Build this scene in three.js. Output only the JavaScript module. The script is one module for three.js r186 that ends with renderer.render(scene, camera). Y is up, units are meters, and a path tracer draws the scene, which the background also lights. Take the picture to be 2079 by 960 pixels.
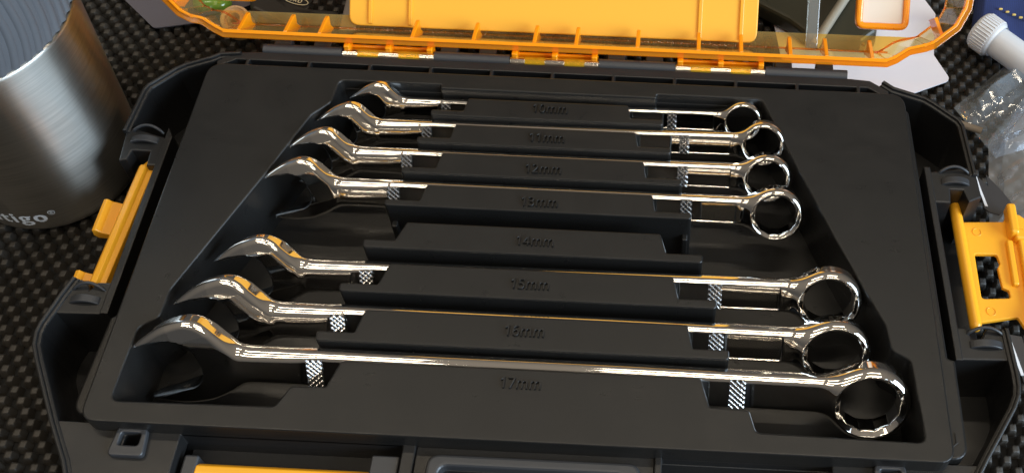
import * as THREE from 'three';
import { RoundedBoxGeometry } from 'three/addons/geometries/RoundedBoxGeometry.js';
import { mergeGeometries } from 'three/addons/utils/BufferGeometryUtils.js';
import { FontLoader } from 'three/addons/loaders/FontLoader.js';
import { TextGeometry } from 'three/addons/geometries/TextGeometry.js';
import { ImprovedNoise } from 'three/addons/math/ImprovedNoise.js';
import { RectAreaLightUniformsLib } from 'three/addons/lights/RectAreaLightUniformsLib.js';

// ---------------------------------------------------------------- camera
const scene = new THREE.Scene();
const camera = new THREE.PerspectiveCamera(24.08, 2079 / 960, 0.02, 20);
{
  camera.position.set(0.0406164, 0.33599193, 0.19681394);
  const fwd = new THREE.Vector3(-0.01097303, -0.82816581, -0.56037576);
  camera.up.set(-0.04698951, 0.56021745, -0.82701172);
  camera.lookAt(camera.position.clone().add(fwd));
  camera.setViewOffset(2660, 960, 0, 0, 2079, 960);   // the picture is an off-centre crop of a wider frame
}
scene.add(camera);

// ---------------------------------------------------------------- light
RectAreaLightUniformsLib.init();
const renderer = new THREE.WebGLRenderer({ antialias: true });
renderer.toneMapping = THREE.LinearToneMapping;
renderer.toneMappingExposure = 1.18;
renderer.shadowMap.enabled = true;
{ // dim warm air of the workshop, paler towards the ceiling
  const w = 64, h = 32, d = new Float32Array(w * h * 4);
  for (let y = 0; y < h; y++) for (let x = 0; x < w; x++) {
    const el = ((y + 0.5) / h - 0.5) * Math.PI, t = Math.max(0, Math.sin(el)), i = (y * w + x) * 4;
    d[i] = 0.05 + 0.165 * t; d[i + 1] = 0.049 + 0.135 * t; d[i + 2] = 0.048 + 0.10 * t; d[i + 3] = 1;
  }
  const air = new THREE.DataTexture(d, w, h, THREE.RGBAFormat, THREE.FloatType); air.mapping = THREE.EquirectangularReflectionMapping; air.magFilter = THREE.LinearFilter; air.needsUpdate = true;
  scene.background = air;
}

const V = (x, y, z) => new THREE.Vector3(x, y, z);
function areaLamp(w, h, pos, target, color, intensity) {
  const l = new THREE.RectAreaLight(color, intensity, w, h);
  l.position.copy(pos); l.lookAt(target); scene.add(l);
  return l;
}
const origin = V(0, 0.03, 0);
// daylight from the window to the right of the bench
areaLamp(1.95, 1.2, V(2.0, 0.95, 0.85), V(0, 0.1, -0.02), new THREE.Color(0.66, 0.83, 1.0), 13);
// warm ceiling strips
for (const x of [-1.05, 0.45]) for (const z of [-0.75, 0.3, 1.2]) {
  const l = new THREE.RectAreaLight(new THREE.Color(1.0, 0.87, 0.68), 27, 1.1, 0.06);
  l.position.set(x, 2.2, z); l.rotation.x = -Math.PI / 2; scene.add(l);
}

// ---------------------------------------------------------------- helpers (lengths in millimetres, scaled to metres)
const MM = 0.001;
let seed = 7;
const rnd = () => { seed = (seed * 1664525 + 1013904223) >>> 0; return seed / 4294967296; };
const noise = new ImprovedNoise();
const used = new Map();
function numbered(name) { const k = used.get(name) || 0; used.set(name, k + 1); return k ? `${name}_${String(k).padStart(3, '0')}` : name; }
function shadowy(m) { m.castShadow = true; m.receiveShadow = true; return m; }
function thing(name, label, category, group) {
  const o = new THREE.Group(); o.name = numbered(name); scene.add(o);
  o.userData = { label, category }; if (group) o.userData.group = group;
  return o;
}
function mm(g, noUv) {
  g.scale(MM, MM, MM);
  const uv = g.attributes.uv;
  if (uv && !noUv) for (let i = 0; i < uv.count; i++) uv.setXY(i, uv.getX(i) * MM, uv.getY(i) * MM);
  return g;
}
// geometries already in metres -> one named mesh
function part(name, geos, mat, parent, label) {
  const list = (Array.isArray(geos) ? geos : [geos]).map((g) => { g = g.index ? g.toNonIndexed() : g; for (const k of Object.keys(g.attributes)) if (!['position', 'normal', 'uv'].includes(k)) g.deleteAttribute(k); if (!g.attributes.uv) g.setAttribute('uv', new THREE.BufferAttribute(new Float32Array(g.attributes.position.count * 2), 2)); return g; });
  const m = shadowy(new THREE.Mesh(list.length > 1 ? mergeGeometries(list) : list[0], mat));
  m.name = name; if (label) m.userData.label = label;
  parent.add(m); return m;
}
function roundPoly(pts, r) {           // [x, y, radius?] -> polygon with rounded corners
  const out = [], n = pts.length;
  for (let i = 0; i < n; i++) {
    const p = pts[i], a = pts[(i + n - 1) % n], b = pts[(i + 1) % n];
    const rr = p[2] ?? r;
    let ax = a[0] - p[0], ay = a[1] - p[1], bx = b[0] - p[0], by = b[1] - p[1];
    const la = Math.hypot(ax, ay), lb = Math.hypot(bx, by); ax /= la; ay /= la; bx /= lb; by /= lb;
    const half = Math.acos(Math.max(-1, Math.min(1, ax * bx + ay * by))) / 2;
    const d = Math.min(rr / Math.tan(half), la * 0.48, lb * 0.48);
    if (!(d > 0.02)) { out.push([p[0], p[1]]); continue; }
    const N = 6;
    for (let k = 0; k <= N; k++) {     // quadratic through the corner
      const t = k / N, u = 1 - t;
      out.push([p[0] + ax * d * u * u + bx * d * t * t, p[1] + ay * d * u * u + by * d * t * t]);
    }
  }
  return out;
}
const area2 = (p) => p.reduce((s, a, i) => { const b = p[(i + 1) % p.length]; return s + a[0] * b[1] - b[0] * a[1]; }, 0);
function toShape(pts, holes = []) {
  const ccw = area2(pts) < 0 ? pts.slice().reverse() : pts;
  const s = new THREE.Shape(ccw.map((p) => new THREE.Vector2(p[0], p[1])));
  for (const h of holes) { const cw = area2(h) > 0 ? h.slice().reverse() : h; s.holes.push(new THREE.Path(cw.map((p) => new THREE.Vector2(p[0], p[1])))); }
  return s;
}
// polygon in (x, z) raised from y0 to y1, top edges bevelled
function slab(pts, y0, y1, bevel = 0.5, holes = [], seg = 2) {
  const flip = (q) => q.map((p) => [p[0], -p[1]]);
  const g = new THREE.ExtrudeGeometry(toShape(flip(pts), holes.map(flip)), { depth: y1 - y0 - 2 * bevel, bevelEnabled: bevel > 0, bevelThickness: bevel, bevelSize: bevel, bevelOffset: -bevel, bevelSegments: seg, steps: 1 });
  g.translate(0, 0, bevel); g.rotateX(-Math.PI / 2); g.translate(0, y0, 0);
  return mm(g);
}
function rbox(x0, x1, y0, y1, z0, z1, r = 0.5) {
  const g = new RoundedBoxGeometry(x1 - x0, y1 - y0, z1 - z0, 2, Math.min(r, (x1 - x0) / 2.01, (y1 - y0) / 2.01, (z1 - z0) / 2.01));
  g.translate((x0 + x1) / 2, (y0 + y1) / 2, (z0 + z1) / 2); return mm(g, true);
}
function rect(x0, x1, z0, z1, r) { return roundPoly([[x0, z0], [x1, z0], [x1, z1], [x0, z1]], r); }
function offsetPoly(pts, d) {          // inward offset of a closed polygon (d > 0 shrinks)
  const s = area2(pts) > 0 ? 1 : -1, n = pts.length;
  return pts.map((p, i) => {
    const a = pts[(i + n - 1) % n], b = pts[(i + 1) % n];
    const e1 = [p[0] - a[0], p[1] - a[1]], e2 = [b[0] - p[0], b[1] - p[1]];
    const l1 = Math.hypot(...e1) || 1, l2 = Math.hypot(...e2) || 1;
    const n1 = [-e1[1] / l1 * s, e1[0] / l1 * s], n2 = [-e2[1] / l2 * s, e2[0] / l2 * s];
    let nx = n1[0] + n2[0], ny = n1[1] + n2[1]; const l = Math.hypot(nx, ny) || 1; nx /= l; ny /= l;
    const c = Math.max(0.55, nx * n1[0] + ny * n1[1]);
    return [p[0] + nx * d / c, p[1] + ny * d / c];
  });
}
function strip(line, w) {              // open polyline -> wall outline of width w, to its right-hand side
  const L = [], n = line.length;
  for (let i = 0; i < n; i++) {
    const a = line[Math.max(0, i - 1)], b = line[Math.min(n - 1, i + 1)], p = line[i];
    let tx = b[0] - a[0], ty = b[1] - a[1]; const l = Math.hypot(tx, ty); tx /= l; ty /= l;
    L.push([p[0] - ty * w, p[1] + tx * w]);
  }
  return [...line, ...L.reverse()];
}
function tube(pts, r, seg = 40, rad = 10, closed = false) {
  return mm(new THREE.TubeGeometry(new THREE.CatmullRomCurve3(pts.map((p) => V(...p)), closed, 'centripetal'), seg, r, rad, closed), true);
}

// ---------------------------------------------------------------- textures
function dataTex(n, f, srgb) {
  const d = new Uint8Array(n * n * 4);
  for (let y = 0; y < n; y++) for (let x = 0; x < n; x++) { const c = f(x / n, y / n, x, y), i = (y * n + x) * 4; d[i] = c[0]; d[i + 1] = c[1]; d[i + 2] = c[2]; d[i + 3] = 255; }
  const t = new THREE.DataTexture(d, n, n); t.wrapS = t.wrapT = THREE.RepeatWrapping; t.magFilter = THREE.LinearFilter; t.minFilter = THREE.LinearMipmapLinearFilter; t.generateMipmaps = true;
  if (srgb) t.colorSpace = THREE.SRGBColorSpace; t.needsUpdate = true; return t;
}
const tileNoise = (u, v, f, s) => noise.noise(Math.cos(u * 6.2832) * f, Math.sin(u * 6.2832) * f + s, Math.cos(v * 6.2832) * f + 3 * Math.sin(v * 6.2832) * f);
const grainTex = dataTex(512, () => { const g = 128 + (rnd() - 0.5) * 150; return [g, g, g]; });
const roughTex = dataTex(512, (u, v) => { const g = 205 + 40 * tileNoise(u, v, 1.2, 2) + 22 * tileNoise(u, v, 4, 9) + (rnd() - 0.5) * 16; return [g, g, g]; });
const specks = dataTex(1024, (u, v) => { let g = 232 + 14 * tileNoise(u, v, 1.4, 5) + 8 * tileNoise(u, v, 5, 1); return [g, g, g]; });
{ // dust specks and short pale fibres on black plastic
  const d = specks.image.data, n = 1024;
  const old = d.slice();
  for (let i = 0; i < n * n * 4; i += 4) { d[i] = old[i] * 0.40; d[i + 1] = old[i + 1] * 0.40; d[i + 2] = old[i + 2] * 0.40; }
  for (let k = 0; k < 330; k++) {
    let x = rnd() * n, y = rnd() * n; const a = rnd() * 6.28, len = rnd() < 0.85 ? 1 : 4 + rnd() * 8, b = 110 + rnd() * 120;
    for (let s = 0; s < len; s++) { x += Math.cos(a + s * 0.12); y += Math.sin(a + s * 0.12); const i = (((y | 0) & (n - 1)) * n + ((x | 0) & (n - 1))) * 4; d[i] = b; d[i + 1] = b; d[i + 2] = b * 0.95; }
  }
}
function rep(t, s) { const c = t.clone(); c.repeat.set(1 / s, 1 / s); c.needsUpdate = true; return c; }
const PH = (o) => new THREE.MeshPhysicalMaterial(o);

// black moulded plastic
const blackTray = PH({ color: new THREE.Color(0.031, 0.0298, 0.0285), map: rep(specks, 0.11), roughness: 0.40, roughnessMap: rep(roughTex, 0.08), bumpMap: rep(grainTex, 0.02), bumpScale: 0.00003, specularIntensity: 0.72 });
const blackCase = PH({ color: new THREE.Color(0.029, 0.0285, 0.029), map: rep(specks, 0.13), roughness: 0.48, roughnessMap: rep(roughTex, 0.09), bumpMap: rep(grainTex, 0.02), bumpScale: 0.00003 });
const blackHinge = PH({ color: new THREE.Color(0.03, 0.031, 0.034), roughness: 0.5, roughnessMap: rep(roughTex, 0.05) });
const chrome = PH({ color: new THREE.Color(0.83, 0.81, 0.78), metalness: 1, roughness: 0.055 });
const chromeKnurl = PH({ color: new THREE.Color(0.70, 0.69, 0.68), metalness: 1, roughness: 0.16 });
const yellowPlastic = PH({ color: new THREE.Color(0.88, 0.40, 0.018), roughness: 0.42, roughnessMap: rep(roughTex, 0.05), clearcoat: 0.15, clearcoatRoughness: 0.4 });
const amber = PH({ color: new THREE.Color(1.0, 0.78, 0.33), roughness: 0.05, transmission: 0.9, thickness: 0, ior: 1.5 });
const amberDeep = PH({ color: new THREE.Color(1.0, 0.52, 0.03), roughness: 0.12, transmission: 0.9, thickness: 0, ior: 1.5 });
const orangeEdge = PH({ color: new THREE.Color(1.0, 0.33, 0.004), roughness: 0.16, transmission: 0.16, thickness: 0, ior: 1.5 });
const frosted = PH({ color: new THREE.Color(0.93, 0.45, 0.03), roughness: 0.5, transmission: 0.1, thickness: 0 });
const frostedPale = PH({ color: new THREE.Color(0.80, 0.68, 0.56), roughness: 0.75, transmission: 0.1, thickness: 0 });

// ---------------------------------------------------------------- bench and mat
{
  const g = new THREE.PlaneGeometry(4, 4); g.rotateX(-Math.PI / 2); g.translate(0, -0.004, 0);
  const m = part('bench', g, PH({ color: new THREE.Color(0.012, 0.011, 0.010), roughness: 0.9 }), scene); m.userData.kind = 'structure';

  const mat = thing('bench_mat', 'black woven-look rubber grid mat covering the whole bench', 'mat');
  const rubber = PH({ color: new THREE.Color(0.040, 0.036, 0.031), roughness: 0.55, roughnessMap: rep(roughTex, 0.02), bumpMap: rep(grainTex, 0.03), bumpScale: 0.0001 });
  const base = new THREE.PlaneGeometry(0.62, 0.5, 1, 1); base.rotateX(-Math.PI / 2); base.translate(0, -0.0034, -0.04);
  part('mat_backing', base, PH({ color: new THREE.Color(0.006, 0.006, 0.006), roughness: 0.95 }), mat);
  // one cushion cell: a rounded square pillow
  const N = 7, P = [], I = [];
  for (let j = 0; j < N; j++) for (let i = 0; i < N; i++) {
    const u = i / (N - 1) * 2 - 1, v = j / (N - 1) * 2 - 1, e = Math.max(Math.abs(u), Math.abs(v));
    const k = Math.pow(Math.abs(u), 5) + Math.pow(Math.abs(v), 5);
    P.push(u * 1.88 * (1 - 0.06 * v * v), (e > 0.99 ? -3.4 : -0.1 - 0.75 * Math.min(1, k)), v * 2.0 * (1 - 0.06 * u * u));
  }
  for (let j = 0; j < N - 1; j++) for (let i = 0; i < N - 1; i++) { const a = j * N + i; I.push(a, a + N, a + 1, a + 1, a + N, a + N + 1); }
  const cg = new THREE.BufferGeometry(); cg.setAttribute('position', new THREE.Float32BufferAttribute(P, 3)); cg.setIndex(I);
  cg.setAttribute('uv', new THREE.Float32BufferAttribute(new Array(N * N).fill(0).flatMap((_, i) => [P[i * 3] + 5, P[i * 3 + 2] + 5]), 2));
  cg.computeVertexNormals(); mm(cg);
  const M = [], col = [], c = new THREE.Color(), mtx = new THREE.Matrix4(), q = new THREE.Quaternion(), e = new THREE.Euler();
  for (let r = -70; r < 40; r++) for (let i = -48; i < 48; i++) {
    const x = i * 6.3 + (r & 1 ? 3.15 : 0), z = r * 3.78 + 0.9;
    if (x > -132 && x < 128 && z > -72 && z < 72) continue;           // under the case
    const wob = 0.16;
    e.set((rnd() - 0.5) * 0.16, (rnd() - 0.5) * 0.12, (rnd() - 0.5) * 0.16); q.setFromEuler(e);
    const s = 0.95 + rnd() * 0.1;
    mtx.compose(V((x + (rnd() - 0.5) * wob * 2) * MM, (rnd() - 0.5) * 0.0003, (z + (rnd() - 0.5) * wob) * MM), q, V(s, 0.9 + rnd() * 0.2, s));
    M.push(mtx.clone()); const t = 0.86 + rnd() * 0.28; col.push(c.clone().setRGB(t, t, t));
  }
  const im = new THREE.InstancedMesh(cg, rubber, M.length); M.forEach((m2, i) => { im.setMatrixAt(i, m2); im.setColorAt(i, col[i]); });
  im.name = 'weave_cell'; im.userData.kind = 'stuff'; shadowy(im); mat.add(im);
}

// ---------------------------------------------------------------- tool case
const toolCase = thing('tool_case', 'open black plastic tool case with yellow latches and amber see-through lid', 'tool case');
{
  const wl = 2.4, shell = [];
  const Lback = [[-119, -80.5], [-126.5, -79.6], [-129.5, -77.6], [-137.8, -73.6], [-141, -71.2], [-148.4, -63], [-149.4, -60], [-150.4, -43], [-150.5, -41]];
  const Rback = [[117, -80.5], [120.5, -77.6], [131.4, -73.6], [134.5, -71.4], [142.8, -64], [144.2, -61], [145.8, -42], [146, -39]];
  const Lfront = [[-147.6, 18.5], [-149.6, 25], [-152.3, 35.5], [-152.5, 39], [-151.6, 43.5], [-149, 48.5], [-137.3, 68.5], [-130, 80], [-126, 88], [-120, 96]];
  const Rfront = [[148.9, 21], [150.1, 36.5], [150.1, 41], [149.5, 44.5], [147.5, 49], [137.3, 65.8], [131, 77], [124, 90], [120, 97]];
  for (const [line, w] of [[Lback, -wl], [Rback, wl], [Lfront, -wl], [Rfront, wl]]) {
    shell.push(slab(strip(line, w), 0.4, 34, 0.7));
    shell.push(slab(strip(line.map((p) => [p[0], p[1]]), w * 0.55), 33.2, 34.9, 0.5));   // raised bead on the rim
  }
  // floor of the case
  const out = [...Lback, ...Lfront, ...Rfront.slice().reverse(), ...Rback.slice().reverse()];
  shell.push(slab(offsetPoly(out, 1.2), 0.6, 8, 0.3));
  part('case_shell', shell, blackCase, toolCase);

  const decks = [];
  // back strip with slots
  const slots = []; const sx = [-115.8, -93.2, -70.9, -48.6, -26.3, -4, 18.3, 40.6, 62.9, 85.2, 107.5];
  for (let i = 0; i < sx.length - 1; i++) slots.push(rect(sx[i] + 0.65, sx[i + 1] - 0.65, -77.1, -73.4, 0.3));
  slots.push(roundPoly([[-125, -74], [-120, -77.1], [-116.5, -77.1], [-116.5, -73.4], [-125, -73.4]], 0.4));
  slots.push(roundPoly([[108.2, -77.1], [111, -77.1], [116.5, -73.4], [108.2, -73.4]], 0.4));
  decks.push(slab([[-126, -71], [-127, -76], [-121, -80.6], [-112, -81.2], [105, -81.2], [112, -80.6], [118.5, -76], [118.5, -71]], 24, 34, 0.4, slots));
  decks.push(rbox(-125, 117, 8, 25, -80, -71, 0.3));
  // wall between tray and left latch, right latch
  decks.push(slab([[-135.3, -44], [-132.9, -40], [-132.6, 31], [-135.2, 31]], 6, 34, 0.4));
  decks.push(slab([[128.2, -42], [130.4, -42], [133.6, 33], [131.3, 33]], 6, 34, 0.4));
  // latch blocks
  const blockCut = (pts, y) => decks.push(slab(pts, 5, y, 0.6));
  blockCut([[-150, -44], [-133, -39], [-133.2, -27.5], [-138.5, -27.5], [-139, -33.5], [-145.2, -33.5], [-146, -29.5], [-148.5, -29]], 33.4);
  blockCut([[-147.8, 18], [-142.6, 19.6], [-141.2, 22.5], [-139.6, 19.6], [-133, 19.4], [-132.8, 31], [-150.2, 31.4]], 33.4);
  blockCut([[128.5, -40], [146, -43.5], [147, -30.5], [142.4, -28], [141, -33], [136.6, -33], [136.2, -27.4], [129.4, -27.4]], 33.4);
  blockCut([[131.6, 21], [136, 21], [137.2, 24.6], [140.2, 24.8], [142.2, 21], [148.4, 20.5], [149.6, 32], [131.8, 32.6]], 33.4);
  // front deck with openings
  const zf = 108;
  const recL = roundPoly([[-98.6, 69.6], [-94, 69.6], [-33.5, 69.6], [-33.5, zf - 3], [-98.6, zf - 3]], 0.4);
  const recR = roundPoly([[42.2, 68.9], [91.5, 68.9], [91.5, zf - 3], [42.2, zf - 3]], 0.4);
  const buckle = rect(-114.4, -109.6, 70.6, 75.2, 0.6), buckle2 = rect(105.6, 110.4, 70.6, 75.2, 0.6);
  decks.push(slab([[-137.4, 67.2], [-130, 79.2], [-126, 87], [-120, 95], [-112, zf], [-29.6, zf], [-29.6, 67.2]], 27, 33.6, 0.4, [recL, buckle]));
  decks.push(slab([[40, 67.2], [40, zf], [110, zf], [120, 95], [124, 88], [131, 76], [136.6, 67.2]], 27, 33.6, 0.4, [recR, buckle2]));
  decks.push(slab([[-29.6, 68], [40, 68], [40, zf], [-29.6, zf]], 20, 32.6, 0.4, [rect(-21.8, 32.4, 76.4, zf - 4, 3)]));
  decks.push(rbox(-137, 136, 8, 28, 67.4, 69.4, 0.3), rbox(-99, 92, 8, 22, 69, 104, 0.4));
  part('case_deck', decks, blackCase, toolCase);

  // folded carry handle frame
  const hg = slab(rect(-25.4, 36.2, 72.6, zf - 1, 4), 31.5, 36.2, 1.1, [rect(-21.6, 32.4, 76.2, zf - 5, 3)], 3);
  part('carry_handle', hg, blackHinge, toolCase);

  // small catch loops
  function loop(x0, x1, z0, z1, y, rot = 0, raise = 2.2) {
    const cx = (x0 + x1) / 2, cz = (z0 + z1) / 2, w = (x1 - x0) / 2, d = (z1 - z0) / 2;
    const g = slab(roundPoly([[-w, d], [-w * 0.82, -d], [w * 0.82, -d], [w, d]], 1.6), 0, raise, 0.55, [rect(-w * 0.55, w * 0.55, -d * 0.62, d * 0.25, 0.9)], 3);
    g.rotateY(rot); g.translate(cx * MM, y * MM, cz * MM); return g;
  }
  part('catch_loop', loop(-117.4, -106.8, 68.9, 77.8, 33.4), blackHinge, toolCase);
  part('catch_loop', loop(102.6, 113.4, 68.9, 77.8, 33.4), blackHinge, toolCase);
  // arched loops over the latch ends
  function arch(x0, x1, z, w, y) {
    const g = [];
    const N = 14, P = [];
    for (let i = 0; i <= N; i++) { const t = i / N; P.push([x0 + (x1 - x0) * t, y + 2.6 * Math.pow(Math.sin(Math.PI * t), 0.6), z + 0.6 * Math.sin(Math.PI * t)]); }
    const sh = P.map((p) => [p[0], p[1]]).concat(P.slice().reverse().map((p) => [p[0], p[1] - 1.1]));
    const eg = new THREE.ExtrudeGeometry(toShape(sh), { depth: w - 0.5, bevelEnabled: true, bevelSize: 0.25, bevelThickness: 0.25, bevelOffset: -0.25, bevelSegments: 2 });
    eg.translate(0, 0, z); g.push(mm(eg));
    // back lip: a thin hoop round the opening
    g.push(tube(P.map((p) => [p[0], p[1] + 0.1, z - 2.8 - 1.4 * Math.sin(Math.PI * (p[0] - x0) / (x1 - x0))]), 0.55, 24, 8));
    return g;
  }
  part('latch_loop', arch(-147.5, -136.8, -39, 2.6, 32.8), blackHinge, toolCase);
  part('latch_loop', arch(-146.6, -136.2, 25.4, 2.6, 32.8), blackHinge, toolCase);
  part('latch_loop', arch(133.2, 143.8, -37.2, 2.6, 32.8), blackHinge, toolCase);
  part('latch_loop', arch(135.8, 147.2, 26, 2.6, 32.8), blackHinge, toolCase);

  // yellow latches
  {
    const l = [];
    const prof = [[-2.6, -2.4], [-2.7, 1.2], [-1.6, 2.4], [0.2, 2.5], [1.0, 1.3], [2.6, 0.9], [2.7, -2.4]];
    const g = new THREE.ExtrudeGeometry(toShape(roundPoly(prof, 0.5)), { depth: 48, bevelEnabled: true, bevelSize: 0.4, bevelThickness: 0.4, bevelOffset: -0.4, bevelSegments: 2 });
    g.translate(0, 0, -24); mm(g); g.rotateY(-0.035); g.translate(-0.1406, 0.0293, -0.0046); l.push(g);
    const tip = new THREE.ConeGeometry(2.5, 5.5, 4, 1); tip.rotateY(0.8); tip.rotateX(-Math.PI / 2); mm(tip, true); tip.scale(1, 0.9, 1); tip.translate(-0.1398, 0.0293, -0.0311); l.push(tip);
    const lp = part('side_latch', l, yellowPlastic, toolCase, 'yellow side latch folded down on the left');
    const tab = (x0, x1, z0, z1, y) => {
      const p = [[0, 0], [0.4, 2.9], [1.8, 3.3], [3.2, 1.8], [6, 0.8], [x1 - x0, 1.4], [x1 - x0, -1.8], [3, -1.8], [1, -1.6]];
      const tg = new THREE.ExtrudeGeometry(toShape(roundPoly(p, 0.6)), { depth: z1 - z0, bevelEnabled: true, bevelSize: 0.4, bevelThickness: 0.4, bevelOffset: -0.4, bevelSegments: 2 });
      tg.translate(x0, y, z0); return mm(tg);
    };
    part('latch_tab', tab(-151.6, -140.8, -15.6, -3.4, 25.6), yellowPlastic, lp);
    part('latch_tab', tab(-151, -142, 13.4, 20.4, 26.4), yellowPlastic, lp);
  }
  {
    const bar = new THREE.CapsuleGeometry(2.3, 48, 6, 14); bar.scale(0.85, 1, 1); bar.rotateX(Math.PI / 2); mm(bar, true); bar.rotateY(0.035); bar.translate(0.1412, 0.0238, -0.0096);
    const lp = part('side_latch', bar, yellowPlastic, toolCase, 'yellow side latch swung open flat on the right');
    const outline = roundPoly([[141.5, -27.6], [157.2, -28.6], [158.6, -32], [163, -32], [172, -24], [172, 16], [160, 16], [157, 9.6], [143, 12.6]], 0.8);
    const hole = roundPoly([[145.6, -14.6], [153.2, -14.8, 1.2], [153.8, -11.2], [152.8, -9.4], [153.4, -1.6], [155.4, -0.6], [155.6, 2.4, 1], [145.9, 3.2, 1.2]], 0.6);
    const hook = [rbox(157.6, 160.8, 21.5, 27, -33.6, -21, 1.1), rbox(159.4, 163.4, 21.5, 25.6, -24, -19.6, 1), rbox(160.6, 162.6, 21.5, 24.6, -21, 10, 0.8), rbox(160.4, 164.6, 21.5, 26.4, 9, 15, 1), rbox(156.6, 158.8, 21.6, 24, -20, -2, 0.7)];
    part('latch_plate', [slab(outline, 20.4, 22.2, 0.4, [hole]), ...hook], yellowPlastic, lp);
    const bosses = [];
    for (const [x, z] of [[147.4, -23.6], [148.4, 8]]) { const c = new THREE.TorusGeometry(1.5, 0.18, 6, 20); c.rotateX(Math.PI / 2); c.translate(x, 22.25, z); bosses.push(mm(c, true)); }
    for (const b of bosses) part('mould_mark', b, yellowPlastic, lp);
  }
  {
    const prof = [[-3, -3], [-3, 0.6], [-1.8, 2.3], [0.4, 2.5], [2, 1.4], [7, -3], [7, -6], [-3, -6]];
    const g = new THREE.ExtrudeGeometry(toShape(roundPoly(prof, 0.9)), { depth: 50, bevelEnabled: true, bevelSize: 0.4, bevelThickness: 0.4, bevelOffset: -0.4, bevelSegments: 2 });
    mm(g); g.rotateY(-Math.PI / 2); g.translate(-0.0425, 0.0285, 0.0795);
    part('front_latch', g, yellowPlastic, toolCase);
    const hinge = [rbox(-97, -92.6, 22, 31, 74.5, 84, 0.8), rbox(-42.2, -34, 22, 32.6, 72.6, 84, 0.6)];
    for (const b of hinge) part('latch_mount', b, blackHinge, toolCase);
    part('latch_mount', rbox(93, 99, 22, 32.4, 74, 84, 0.6), blackHinge, toolCase);
  }
  // torn seal label left on the right side wall
  {
    const white = PH({ color: new THREE.Color(0.75, 0.75, 0.77), roughness: 0.8 });
    const dark = PH({ color: new THREE.Color(0.035, 0.033, 0.034), roughness: 0.35 });
    const tl = (pts, y0, y1) => { const g = slab(pts, y0, y1, 0); return g; };
    const a = part('torn_label', tl([[150.4, -48.6], [151.6, -49.2], [154.6, -45.4], [154.4, -50.6], [159.6, -43], [162.4, -37.5], [157, -33], [153.6, -34], [151.8, -36]], 19.6, 20), dark, toolCase);
    part('torn_edge', tl([[149.9, -48.9], [150.8, -49.2], [151.6, -44], [153.2, -36.2], [152.2, -36.3]], 20.1, 20.5), white, a);
    const b = part('torn_label', tl([[153.6, 15], [158, 15.6], [160, 34], [156.6, 34]], 19.6, 20), dark, toolCase);
    part('torn_edge', tl([[152.8, 14.8], [153.7, 14.9], [156.6, 30], [155.6, 30]], 20.1, 20.5), white, b);
  }

  // hinge barrel with lugs
  const seg = [[-111.4, -82.4], [-48.2, -20.4], [12.6, 40.6], [73.8, 103.8]], bar = [];
  for (const [a, b] of seg) {
    const c = new THREE.CylinderGeometry(2.5, 2.5, b - a, 20); c.rotateZ(Math.PI / 2); c.translate((a + b) / 2, 32.6, -83.2); bar.push(mm(c, true));
    bar.push(rbox(a, b, 24, 32.6, -84.6, -80.8, 0.4));
  }
  for (const x of [-105.5, -90.8, -43.6, -29.3, 18.6, 32.7, 80.5, 95.7]) bar.push(rbox(x - 3.1, x + 3.3, 24, 33.4, -89.6, -83, 0.5));
  part('hinge_barrel', bar, blackHinge, toolCase);

  // lid, opened past upright and leaning back
  const PHI = 41 * Math.PI / 180;
  const place = (g) => { g.rotateX(PHI - Math.PI / 2); g.translate(0, 0.036, -0.084); return g; };
  const rimPts = roundPoly([[-150.6, 128, 4], [-150.6, 22, 3], [-149.6, 14.4, 2], [-143, 8.2, 3], [-138, 6, 2], [-134.2, 5.5, 2], [-129.6, 2.8, 3], [-126, 1.2, 2], [118, 1.2, 2], [121.6, 2.8, 3], [126.2, 6, 2], [131.8, 7.4, 2], [135, 8.6, 3], [143.6, 15.6, 3], [147.2, 23, 3], [148.6, 34, 2], [148.6, 128, 4]], 2);
  const ext = (pts, n0, n1, holes = [], bevel = 0.4) => { const g = new THREE.ExtrudeGeometry(toShape(pts, holes), { depth: n1 - n0 - 2 * bevel, bevelEnabled: bevel > 0, bevelSize: bevel, bevelThickness: bevel, bevelOffset: -bevel, bevelSegments: 2 }); g.translate(0, 0, n0 + bevel); return place(mm(g)); };
  const in3 = offsetPoly(rimPts, 3.0), in2 = offsetPoly(rimPts, 2.0), inW = offsetPoly(rimPts, 6.2);
  const DEP = -16;
  const floorPts = inW;
  const lid = part('lid', [ext(floorPts, DEP - 1.6, DEP, [], 0.3)], amber, toolCase, 'amber see-through lid leaning open behind the case');
  // sloping wall: closed strip of 1.4 mm
  {
    const n = rimPts.length, P = [], I = [];
    const ring = (pts, z) => { for (const p of pts) P.push(p[0], p[1], z); };
    ring(in3, 0); ring(inW, DEP); ring(offsetPoly(inW, -1.3), DEP); ring(offsetPoly(in3, -1.3), 0);
    for (let k = 0; k < 1; k++) for (let i = 0; i < n; i++) { const a = k * n + i, b = k * n + (i + 1) % n; I.push(a, b, a + n, b, b + n, a + n); }
    const g = new THREE.BufferGeometry(); g.setAttribute('position', new THREE.Float32BufferAttribute(P, 3)); g.setIndex(I); g.computeVertexNormals(); place(mm(g));
    part('lid_wall', g, amber, lid);
    part('wall_bead', (() => { const t = new THREE.TubeGeometry(new THREE.CatmullRomCurve3(inW.map((p) => V(p[0], p[1], DEP + 0.3)), true, 'catmullrom', 0.1), 300, 0.45, 6, true); return place(mm(t, true)); })(), amberDeep, lid);
  }
  const rimAmber = PH({ color: new THREE.Color(1.0, 0.44, 0.012), roughness: 0.08, transmission: 0.7, clearcoat: 0.6, clearcoatRoughness: 0.04, thickness: 0, ior: 1.5 });
  part('lid_rim', ext(rimPts, -0.9, 0.6, [in3], 0.3), rimAmber, lid);
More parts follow.
